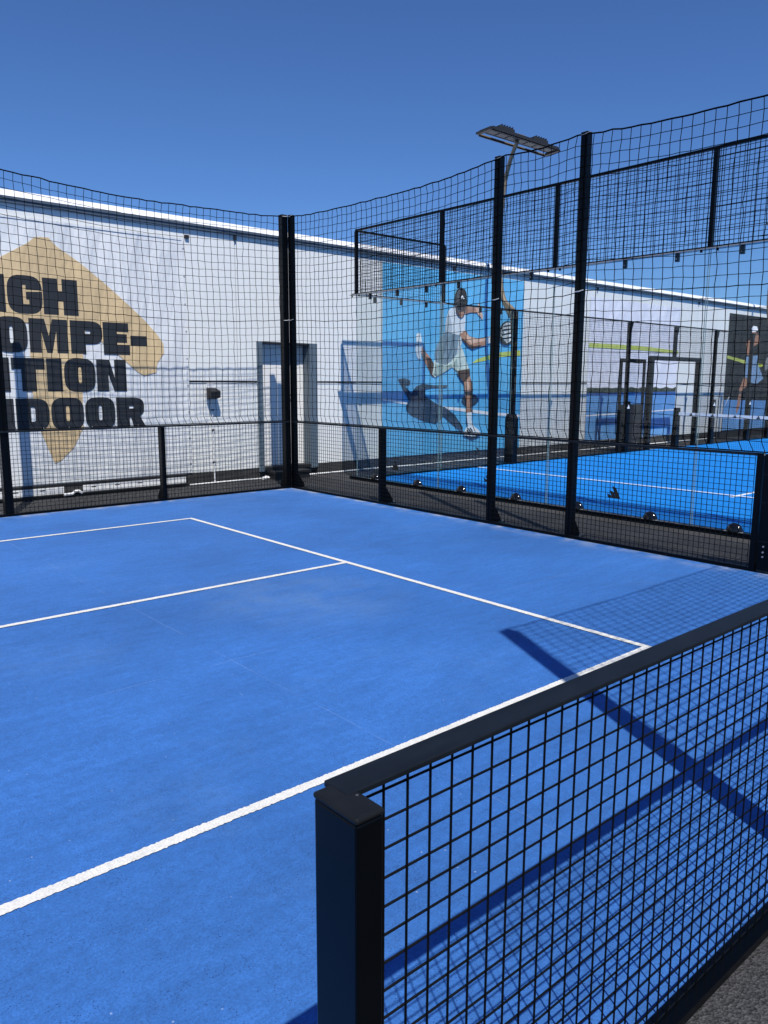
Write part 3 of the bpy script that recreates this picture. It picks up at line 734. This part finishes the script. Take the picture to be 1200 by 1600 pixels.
for i, x in enumerate(XP):
    first = i == 0
    hw = .05 if first else .028
    p = box('mesh_post', 'steel', (x - hw, x + hw, PY - .05, PY + .04, .002 if not 13.3 < x < 15.6 else 2.26, 3.044), sw, bevel=.004)
    if first:
        MB().prism([(x - .052, PY + .0405, 2.55), (x - .052, PY + .0405, 3.10), (x - .052, PY + .30, 3.30), (x - .052, PY + .26, 3.18), (x - .052, PY + .08, 2.9)], (.104, 0, 0)).build('lamp_bracket', 'bronze', p)
        MB().prism([(x - .09, PY - .10, .002), (x - .09, PY - .10, .92), (x - .09, PY - .04, 1.02), (x - .09, PY + .06, 1.02), (x - .09, PY + .10, .92), (x - .09, PY + .10, .002)], (.18, 0, 0)).build('post_box', 'steel', p, bevel=.006)
    elif not 13.3 < x < 15.6:
        # padded lower half of the post with a white mark, and the triangular head plate
        b = MB().prism([(x - .075, PY - .09, .002), (x - .075, PY - .09, 1.12), (x - .04, PY - .09, 1.22), (x + .075, PY - .09, 1.22), (x + .075, PY - .09, .002)], (0, .036, 0)).build('post_pad', 'steel', p, bevel=.006)
        stripes_mark('stripes_mark', 'pw', b, (x, PY - .09, 1.05), .12, 'x', .0015)
    if not first:
        MB().prism([(x - .09, PY - .052, 3.044), (x + .09, PY - .052, 3.044), (x + .028, PY - .052, 2.84), (x - .028, PY - .052, 2.84)], (0, .006, 0)).build('head_plate', 'steel', p)
for x0, x1 in zip(XP[:-1], XP[1:]):
    if x0 == 12.22:
        mesh_panel('wire_mesh', sw, (x0, PY), (13.22, PY), .036, 3.046, .0505, .0027)
        mesh_panel('wire_mesh', sw, (13.22, PY), (x1, PY), 2.27, 3.046, .0505, .0027)
    elif x0 == 14.34:
        mesh_panel('wire_mesh', sw, (x0, PY), (15.62, PY), 2.27, 3.046, .0505, .0027)
        mesh_panel('wire_mesh', sw, (15.62, PY), (x1, PY), .036, 3.046, .0505, .0027)
    else:
        mesh_panel('wire_mesh', sw, (x0 + .05, PY), (x1, PY), .036, 3.046, .0505, .0027)

# doorway in the side wall and its open leaf
dw = thing('doorway_frame', (14.4, PY, 0), 'dark steel doorway frame without a door beside the white taped net', 'frame')
box('jamb', 'steel', (13.20, 13.32, PY - .06, PY + .06, .002, 2.20), dw, bevel=.004)
box('jamb', 'steel', (15.54, 15.66, PY - .06, PY + .06, .002, 2.20), dw, bevel=.004)
box('lintel', 'steel', (13.20, 15.66, PY - .06, PY + .06, 2.20, 2.30), dw, bevel=.004)
lf = thing('gate', (12.7, PY + .12, 0), 'open mesh gate leaf with dark lower panel left of the doorway frame', 'gate')
box('stile', 'steel', (12.10, 12.17, PY + .09, PY + .14, .04, 2.22), lf)
box('stile', 'steel', (13.12, 13.18, PY + .09, PY + .14, .04, 2.22), lf)
box('top_bar', 'steel', (12.17, 13.12, PY + .091, PY + .139, 2.13, 2.22), lf)
box('lower_panel', 'skirt', (12.17, 13.12, PY + .10, PY + .125, .06, 1.14), lf)

# court net with white tape
tn = thing('court_net', (14.2, PY, 0), 'low court net with white top tape across the bright blue court', 'net')
MB().prism([(14.10, 7.56, .002), (14.30, 7.56, .002), (14.28, 7.56, 1.04), (14.16, 7.56, 1.04)], (0, .12, 0)).build('net_post', 'steel', tn, bevel=.006)
tape = MB()
N = 20
for i in range(N + 1):
    y = 7.55 - i * (9.6 / N)
    z = .93 - .05 * math.sin(math.pi * i / N)
    tape.v += [(14.19, y, z), (14.21, y, z), (14.19, y, z - .085), (14.21, y, z - .085)]
for i in range(N):
    k = 4 * i
    tape.f += [(k, k + 1, k + 5, k + 4), (k, k + 4, k + 6, k + 2), (k + 1, k + 3, k + 7, k + 5), (k + 2, k + 6, k + 7, k + 3)]
tp = tape.build('tape', 'netwhite', tn)
for k in range(4):
    y = 7.22 - k * .55
    z = .93 - .05 * math.sin(math.pi * (7.55 - y) / 9.6) - .068
    stripes_mark('stripes_mark', 'dark', tp, (14.19, y, z), .09, 'y', .002)
nm = MB()
y = 7.55
while y > -2.0:
    nm.tube([(14.2, y, .01), (14.2, y, .86)], .0016, 4); y -= .045
z = .03
while z < .85:
    nm.tube([(14.2, 7.55, z), (14.2, -2.05, z)], .0016, 4); z += .045
nm.build('netting', 'twine', tn, kind='stuff', recalc=False)

# floodlights on bowed masts
def lamp(x, label):
    t = thing('floodlight', (x, PY, 3.0), label, 'floodlight', 'floodlights on bowed masts')
    ctl = [(PY + o_, z_) for o_, z_ in ((.10, 2.95), (.33, 3.36), (.42, 3.8), (.45, 4.4), (.42, 5.0), (.36, 5.5), (.20, 5.98), (.06, 6.22))]
    pts = []
    for k in range(len(ctl) - 1):
        p0, p1, p2, p3 = ctl[max(k - 1, 0)], ctl[k], ctl[k + 1], ctl[min(k + 2, len(ctl) - 1)]
        for i in range(5):
            u = i / 5
            f = lambda a, b, c, d: .5 * (2 * b + (c - a) * u + (2 * a - 5 * b + 4 * c - d) * u * u + (3 * b - a - 3 * c + d) * u ** 3)
            pts.append((x, f(p0[0], p1[0], p2[0], p3[0]), f(p0[1], p1[1], p2[1], p3[1])))
    pts.append((x, ctl[-1][0], ctl[-1][1]))
    n = len(pts)
    MB().tube(pts, [.055 - .018 * i / n for i in range(n)], 8).build('mast', 'bronze', t, smooth=True)
    # head: long tilted tray, local v runs across (towards the court), w is the tray's normal
    c = Vector((x, PY + .06, 6.25)); tilt = math.radians(3)
    ev = Vector((0, -math.cos(tilt), math.sin(tilt))); ew = Vector((0, math.sin(tilt), math.cos(tilt)))
    def bx(u0, u1, v0, v1, w0, w1):
        mb = MB()
        mb.v = [tuple(c + Vector((u, 0, 0)) + ev * v + ew * w) for w in (w0, w1) for v in (v0, v1) for u in (u0, u1)]
        mb.f = [(0, 2, 3, 1), (4, 5, 7, 6), (0, 1, 5, 4), (2, 6, 7, 3), (0, 4, 6, 2), (1, 3, 7, 5)]
        return mb
    bx(-.93, 1.12, -.150, .14, .0, .03).build('tray', 'dark', t, bevel=.008)
    for u in (-.97, 1.08):
        bx(u, u + .08, -.20, .14, -.04, -.001).build('end_plate', 'dark', t)
    bx(-.89, 1.08, -.20, -.186, -.030, -.012).build('outer_rim', 'bronze', t)
    bx(-.89, 1.08, -.201, -.184, -.062, -.031).build('rim_edge', 'dark', t)
    bx(-.89, 1.08, .142, .155, -.015, .035).build('court_rim', 'dark', t)
    for k in range(7):
        u = -.86 + k * .272
        l = bx(u, u + .23, -.055, .075, -.022, -.002).build('lens', 'lens', t)
        bx(u - .012, u + .242, .102, .125, -.03, -.002).build('lens_bezel', 'dark', l)
    for u in (-.62, .40):
        h = bx(u, u + .42, -.10, .10, .036, .12).build('driver_box', 'dark', t, bevel=.01)
        for q in range(5):
            bx(u + .05 + q * .075, u + .06 + q * .075, -.11, .11, .121, .145).build('cooling_fin', 'dark', h)
    bx(-.14, .14, -.09, .09, .036, .075).build('mount_plate', 'bronze', t)
    return t

lamp(8.07, 'floodlight tray on a bowed bronze mast above the player poster')
lamp(20.5, 'bowed bronze floodlight mast cut by the right edge above the dark poster')

# ================================================================ the hall
hall = thing('sports_hall', (6, 9.2, 0), 'long low white panelled sports hall with dark gutter', 'building')
DX0, DX1, DZ0, DZ1 = 2.83, 3.79, .17, 2.30
seams = [-17.64, -12.64, -7.64, -2.64, 2.36, 7.36, 12.36, 17.36, 22.36, 27.36, 32.36, 37.36, 42.36]
for a, b in zip(seams[:-1], seams[1:]):
    a += .006; b -= .006
    if a < DX0 < b:
        for (x0, x1, z0, z1) in ((a, 2.72, .2, 1.61), (3.955, b, .2, 1.61)):
            box('wall_panel', 'pvc', (x0, x1, YW, YW + .30, z0, z1), hall)
        for (x0, x1, z0, z1) in ((a, 2.72, 1.655, 3.93), (3.955, b, 1.655, 3.93), (2.722, 3.953, 2.302, 3.93)):
            box('wall_panel', 'pvc', (x0, x1, YW, YW + .30, z0, z1), hall)
    else:
        box('wall_panel', 'pvc', (a, b, YW, YW + .30, .2, 1.61), hall)
        box('wall_panel', 'pvc', (a, b, YW, YW + .30, 1.655, 3.93), hall)
box('backing', 'dark', (-17.6, 2.70, YW + .02, YW + .25, .02, 3.9), hall)
box('backing', 'dark', (3.97, 42.3, YW + .02, YW + .25, .02, 3.9), hall)
box('skirting', 'skirt', (-17.6, 2.74, YW + .004, YW + .02, .002, .2), hall)
box('skirting', 'skirt', (3.94, 42.3, YW + .004, YW + .02, .002, .2), hall)
box('mid_rail', 'dark', (-17.6, 2.719, YW - .006, YW + .02, 1.625, 1.652), hall)
box('mid_rail', 'dark', (3.957, 42.3, YW - .006, YW + .02, 1.625, 1.652), hall)
box('mid_rail_sill', 'white', (-17.6, 2.719, YW - .010, YW + .02, 1.612, 1.624), hall)
box('mid_rail_sill', 'white', (3.957, 42.3, YW - .010, YW + .02, 1.612, 1.624), hall)
box('gutter', 'gutter', (-17.7, 42.4, YW - .05, YW + .30, 3.93, 3.972), hall, bevel=.004)
box('gutter_lip', 'gutter', (-17.7, 42.4, YW - .065, YW + .28, 3.9725, 4.012), hall, bevel=.004)
rf = MB().prism([(-17.7, YW - .055, 4.013), (-17.7, YW - .02, 4.085), (-17.7, YW + .12, 4.128), (-17.7, YW + 9, 6.0), (-17.7, YW + 18, 4.16), (-17.7, YW + 18, 4.0), (-17.7, YW + .2, 4.013)], (60.1, 0, 0)).build('roof', 'roof', hall)
box('end_wall', 'pvc', (-17.65, -17.4, YW + .31, YW + 17.8, .0, 4.0), hall)
box('end_wall', 'pvc', (42.1, 42.35, YW + .31, YW + 17.8, .0, 4.0), hall)
for x in seams[3:9]:
    box('gutter_bracket', 'dark', (x - .018, x + .018, YW - .04, YW - .002, 3.86, 3.929), hall)
# the door, set back in its reveal
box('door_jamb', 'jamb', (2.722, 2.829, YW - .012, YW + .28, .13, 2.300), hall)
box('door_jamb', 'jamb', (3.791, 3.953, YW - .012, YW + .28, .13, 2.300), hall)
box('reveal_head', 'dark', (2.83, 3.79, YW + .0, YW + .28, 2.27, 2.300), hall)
dr = box('door', 'door', (2.83, 3.79, YW + .205, YW + .26, .20, 2.269), hall)
box('door_stile', 'white', (3.70, 3.789, YW + .196, YW + .2045, .20, 2.25), dr)
box('handle_plate', 'dark', (3.555, 3.60, YW + .192, YW + .204, 1.22, 1.44), dr, bevel=.006)
MB().tube([(3.578, YW + .192, 1.41), (3.578, YW + .15, 1.41), (3.44, YW + .15, 1.41)], .012, 8).build('lever', 'dark', dr)
MB().tube([(3.578, YW + .192, 1.27), (3.578, YW + .17, 1.27)], .016, 8).build('lock', 'alu', dr)
box('threshold', 'dark', (2.83, 3.79, YW - .02, YW + .28, .15, .199), hall)

box_step = thing('door_step', (3.3, YW - .15, 0), 'black step below the hall door behind the corner posts', 'step')
box('tread', 'dark', (2.86, 3.60, YW - .30, YW - .025, .10, .14), box_step, bevel=.006)
box('riser', 'dark', (2.88, 3.58, YW - .27, YW - .03, .002, .099), box_step)

# wall lamp with its conduit
wlamp = thing('wall_lamp', (1.84, YW, 0), 'small black wall lamp with white conduit between banner and door', 'lamp')
box('bracket', 'white', (1.78, 1.90, YW - .04, YW, 1.545, 1.60), wlamp)
MB().prism([(1.755, YW - .045, 1.54), (1.755, YW - .20, 1.49), (1.755, YW - .19, 1.39), (1.755, YW - .045, 1.36)], (.17, 0, 0)).build('housing', 'dark', wlamp, bevel=.006)
MB().tube([(1.865, YW - .015, 1.36), (1.865, YW - .015, 1.16), (1.87, YW - .015, .9), (1.866, YW - .015, .5), (1.868, YW - .02, .03)], .012, 6).build('conduit', 'white', wlamp)
for z in (1.18, .86, .34):
    box('clip', 'dark', (1.848, 1.886, YW - .03, YW - .0, z, z + .022), wlamp)
cb = tag(box('camera_box', 'dark', (1.495, 1.555, YW - .035, YW - .001, 3.785, 3.835)), 'tiny black box on the hall wall right of the lettered banner', 'box')
pipe = tag(MB().tube([(1.40 + i * .6, YW - .07 + .008 * math.sin(i * 2.1), .022 + .003 * math.sin(i * 1.3)) for i in range(30)], .014, 6).build('pipe', 'white', smooth=True),
           'thin white pipe lying along the foot of the hall', 'pipe')
bag = MB()
bm = bmesh.new(); bmesh.ops.create_icosphere(bm, subdivisions=2, radius=1)
for v in bm.verts:
    k = 1 + .18 * math.sin(v.co.x * 5 + v.co.y * 3) + rng.gauss(0, .05)
    bag.v.append((2.76 + v.co.x * .065 * k, YW - .14 + v.co.y * .045 * k, .036 + v.co.z * .034 * k))
bag.f = [tuple(v.index for v in f.verts) for f in bm.faces]; bm.free()
tag(bag.build('stone', 'white'), 'small pale stone by the foot of the door jamb', 'stone')

# low black and white ballast rail below the lettered banner
br = thing('ballast_rail', (-1, YW - .06, 0), 'low white rail with black edges at the foot of the lettered banner', 'rail')
for a, b in ((-8.0, -.55), (-.28, 1.33)):
    box('rail_face', 'white', (a, b, YW - .075, YW - .03, .058, .16), br)
    MB().tube([(a - .01, YW - .072, .048), (b + .04, YW - .072, .048)], .017, 6).build('lower_tube', 'dark', br)
    for k in range(int((b - a) / .35)):
        box('face_slot', 'dark', (a + .12 + k * .35, a + .19 + k * .35, YW - .0765, YW - .0752, .118, .13), br)
box('upper_tube', 'dark', (-8.0, 1.36, YW - .08, YW - .025, .162, .205), br, bevel=.008)
box('joint_block', 'skirt', (-.545, -.285, YW - .07, YW - .03, .05, .16), br)
MB().tube([(-.56, YW - .09, .045), (-.44, YW - .085, .05), (-.40, YW - .09, .085), (-.35, YW - .09, .085), (-.30, YW - .09, .05)], .02, 6).build('strap_buckle', 'white', br)

# ================================================================ banners and posters
def outline(name, material, pts, y, parent, holes=(), depth=.0012):
    """flat printed patch in the x-z plane at depth y"""
    cu = bpy.data.curves.new(name, 'CURVE')
    cu.dimensions = '2D'; cu.fill_mode = 'BOTH'; cu.extrude = depth / 2
    for loop in [pts] + list(holes):
        sp = cu.splines.new('POLY'); sp.points.add(len(loop) - 1)
        for q, (x, z) in zip(sp.points, loop): q.co = (x, z, 0, 1)
        sp.use_cyclic_u = True
    tmp = bpy.data.objects.new('tmp', cu)
    me = bpy.data.meshes.new_from_object(tmp)
    bpy.data.objects.remove(tmp); bpy.data.curves.remove(cu)
    o = ORIG[parent.name]
    for v in me.vertices:
        x, z, d = v.co
        v.co = (x - o[0], y + d - o[1], z - o[2])
    me.name = name
    me.materials.clear(); me.materials.append(M[material])
    ob = bpy.data.objects.new(name, me); col.objects.link(ob); ob.parent = parent
    ORIG[ob.name] = o
    return ob


def sheet(name, material, x0, x1, z0, z1, parent, y=YW - .012, amp=.002):
    nx, nz = int((x1 - x0) / .12), int((z1 - z0) / .12)
    mb = MB()
    for back in (0, 1):
        for j in range(nz + 1):
            for i in range(nx + 1):
                x = x0 + (x1 - x0) * i / nx; z = z0 + (z1 - z0) * j / nz
                mb.v.append((x, y + back * .003 + amp * math.sin(x * 2.3 + z * 1.1) * math.sin(z * 2.7 + x), z))
    n1 = (nx + 1) * (nz + 1)
    for j in range(nz):
        for i in range(nx):
            k = j * (nx + 1) + i
            mb.f.append((k, k + 1, k + nx + 2, k + nx + 1))
            mb.f.append((n1 + k, n1 + k + nx + 1, n1 + k + nx + 2, n1 + k + 1))
    return mb.build(name, material, parent, smooth=True, recalc=False)


def sup(cx, cz, rx, rz, e=3.2, n=28, a0=0, a1=2 * math.pi):
    P = []
    for i in range(n):
        t = a0 + (a1 - a0) * i / (n if a1 - a0 > 6 else n - 1)
        c, s = math.cos(t), math.sin(t)
        P.append((cx + rx * math.copysign(abs(c) ** (2 / e), c), cz + rz * math.copysign(abs(s) ** (2 / e), s)))
    return P

H2 = math.pi / 2
GLYPH = {
    'H': ([(0, 0), (0, 1), (.42, 1), (.42, .66), (.55, .66), (.55, 1), (1, 1), (1, 0), (.57, 0), (.57, .38), (.42, .38), (.42, 0)], []),
    'I': ([(0, 0), (0, 1), (1, 1), (1, 0)], []),
    'T': ([(0, 1), (1, 1), (1, .66), (.73, .66), (.73, 0), (.29, 0), (.29, .66), (0, .66)], []),
    'N': ([(0, 0), (0, 1), (.44, 1), (.60, .42), (.60, 1), (1, 1), (1, 0), (.57, 0), (.39, .55), (.39, 0)], []),
    'M': ([(0, 0), (0, 1), (.40, 1), (.5, .50), (.60, 1), (1, 1), (1, 0), (.70, 0), (.70, .66), (.57, 0), (.43, 0), (.30, .66), (.30, 0)], []),
    'E': ([(0, 0), (0, 1), (.97, 1), (.97, .72), (.52, .72), (.52, .65), (.90, .65), (.90, .38), (.52, .38), (.52, .31), (1, .31), (1, 0)], []),
    'O': (sup(.5, .5, .5, .52), [sup(.5, .5, .055, .25, 4, 14)]),
    'D': ([(0, 0), (0, 1)] + sup(.5, .5, .5, .5, 3.2, 18, H2, -H2), [[(.44, .27), (.44, .73), (.54, .73), (.57, .68), (.57, .32), (.54, .27)]]),
    'P': ([(0, 0), (0, 1)] + sup(.55, .65, .45, .35, 3, 14, H2, -H2) + [(.46, .30), (.46, 0)], [[(.45, .61), (.45, .71), (.60, .71), (.63, .66), (.60, .61)]]),
    'R': ([(0, 0), (0, 1)] + sup(.52, .68, .44, .32, 3, 14, H2, -.9) + [(.80, .37), (1, 0), (.58, 0), (.49, .33), (.44, .33), (.44, 0)], [[(.44, .63), (.44, .72), (.58, .72), (.62, .675), (.58, .63)]]),
    'G': (sup(.5, .5, .5, .52), [[(.44, .24), (.44, .76), (.53, .76), (.53, .64), (.99, .64), (.99, .605), (.53, .575), (.53, .37), (.61, .37), (.61, .24)]]),
    'C': (sup(.5, .5, .5, .52, 3.2, 30, .40, 2 * math.pi - .40) + [(.56, .36), (.56, .28), (.50, .25), (.44, .32), (.44, .68), (.50, .75), (.56, .72), (.56, .62)], []),
}

bn = thing('banner', (0, YW, .2), 'white wall banner with HIGH COMPETITION INDOOR over a sand coloured shape', 'banner')
sheet('cloth', 'cloth', -5.0, 1.47, .21, 3.78, bn)
box('hem', 'cloth', (1.435, 1.474, YW - .020, YW - .0155, .21, 3.78), bn)
box('hem', 'cloth', (-5.0, 1.434, YW - .020, YW - .0155, 3.745, 3.78), bn)
for k in range(9):
    MB().tube([(1.455, YW - .0205, .35 + k * .41), (1.455, YW - .0245, .35 + k * .41)], .012, 8).build('eyelet', 'alu', bn)
outline('sand_shape', 'sand', SAND_SHAPE, YW - .0185, bn)
LETTERS[0][2].append(('H', -1.79, -1.315))
for z0, z1, row in LETTERS:
    for ch, x0, x1 in row:
        pts, holes = GLYPH[ch]
        fm = lambda P: [(x0 + (x1 - x0) * u, z0 + (z1 - z0) * v) for u, v in P]
        outline('letter', 'graphite', fm(pts), YW - .0215, bn, [fm(h) for h in holes])
outline('hyphen', 'graphite', [(.558, 2.156), (.813, 2.156), (.813, 2.30), (.558, 2.30)], YW - .0215, bn)
sx, sz, sw_ = -1.235, 3.13, .07
S = [(0, .2), (.25, .0), (.75, 0), (1, .22), (1, .45), (.75, .6), (.35, .66), (.35, .76), (.95, .76), (.8, 1), (.25, 1), (0, .8), (0, .6), (.25, .42), (.65, .36), (.65, .26), (0, .28)]
outline('letter', 'graphite', [(sx + u * sw_, sz + v * .085) for u, v in S], YW - .0215, bn)

pp = thing('poster', (7.5, YW, .2), 'large blue poster of a player in a cap hitting with a racket', 'poster')
sheet('cloth', 'pbase', 5.47, 9.585, .21, 3.84, pp)
for k, (n, mt_, pts) in enumerate(PLAYER):
    outline(n, mt_, pts, YW - .0175 - .0009 * k, pp)

wb = thing('banner', (14.2, YW, .2), 'wrinkled white banner with yellow stripe and blue lower half behind the doorway', 'banner')
sheet('cloth', 'pbw', 12.10, 16.36, .21, 3.70, wb, amp=.003)
outline('blue_ground', 'pcb', [(12.10, .23), (16.36, .23), (16.36, 1.42), (12.10, 1.40)], YW - .020, wb)
outline('tree_line', 'ptree', [(12.10, 1.40)] + [(12.10 + 4.26 * i / 24, 1.53 + .02 * math.sin(i * 1.9) + .015 * math.sin(i * 4.3)) for i in range(25)] + [(16.36, 1.42)], YW - .0215, wb)
outline('yellow_stripe', 'py', [(12.10, 2.50), (14.3, 2.50), (16.36, 2.46), (16.36, 2.54), (14.3, 2.61), (12.10, 2.61)], YW - .020, wb)
outline('court_line', 'pw', [(12.10, .83), (16.36, .90), (16.36, .93), (12.10, .86)], YW - .0215, wb)

dp = thing('poster', (21.5, YW, .2), 'dark poster of a player in a pale hat and blue dress at the right edge', 'poster')
sheet('cloth', 'pblk', 19.27, 23.4, .21, 3.74, dp)
for k, (n, mt_, pts) in enumerate(DARK_PLAYER):
    pts = [(min(max(x, 19.28), 23.39), max(z, .22)) for x, z in pts]
    outline(n, mt_, pts, YW - .0175 - .0012 * k, dp)
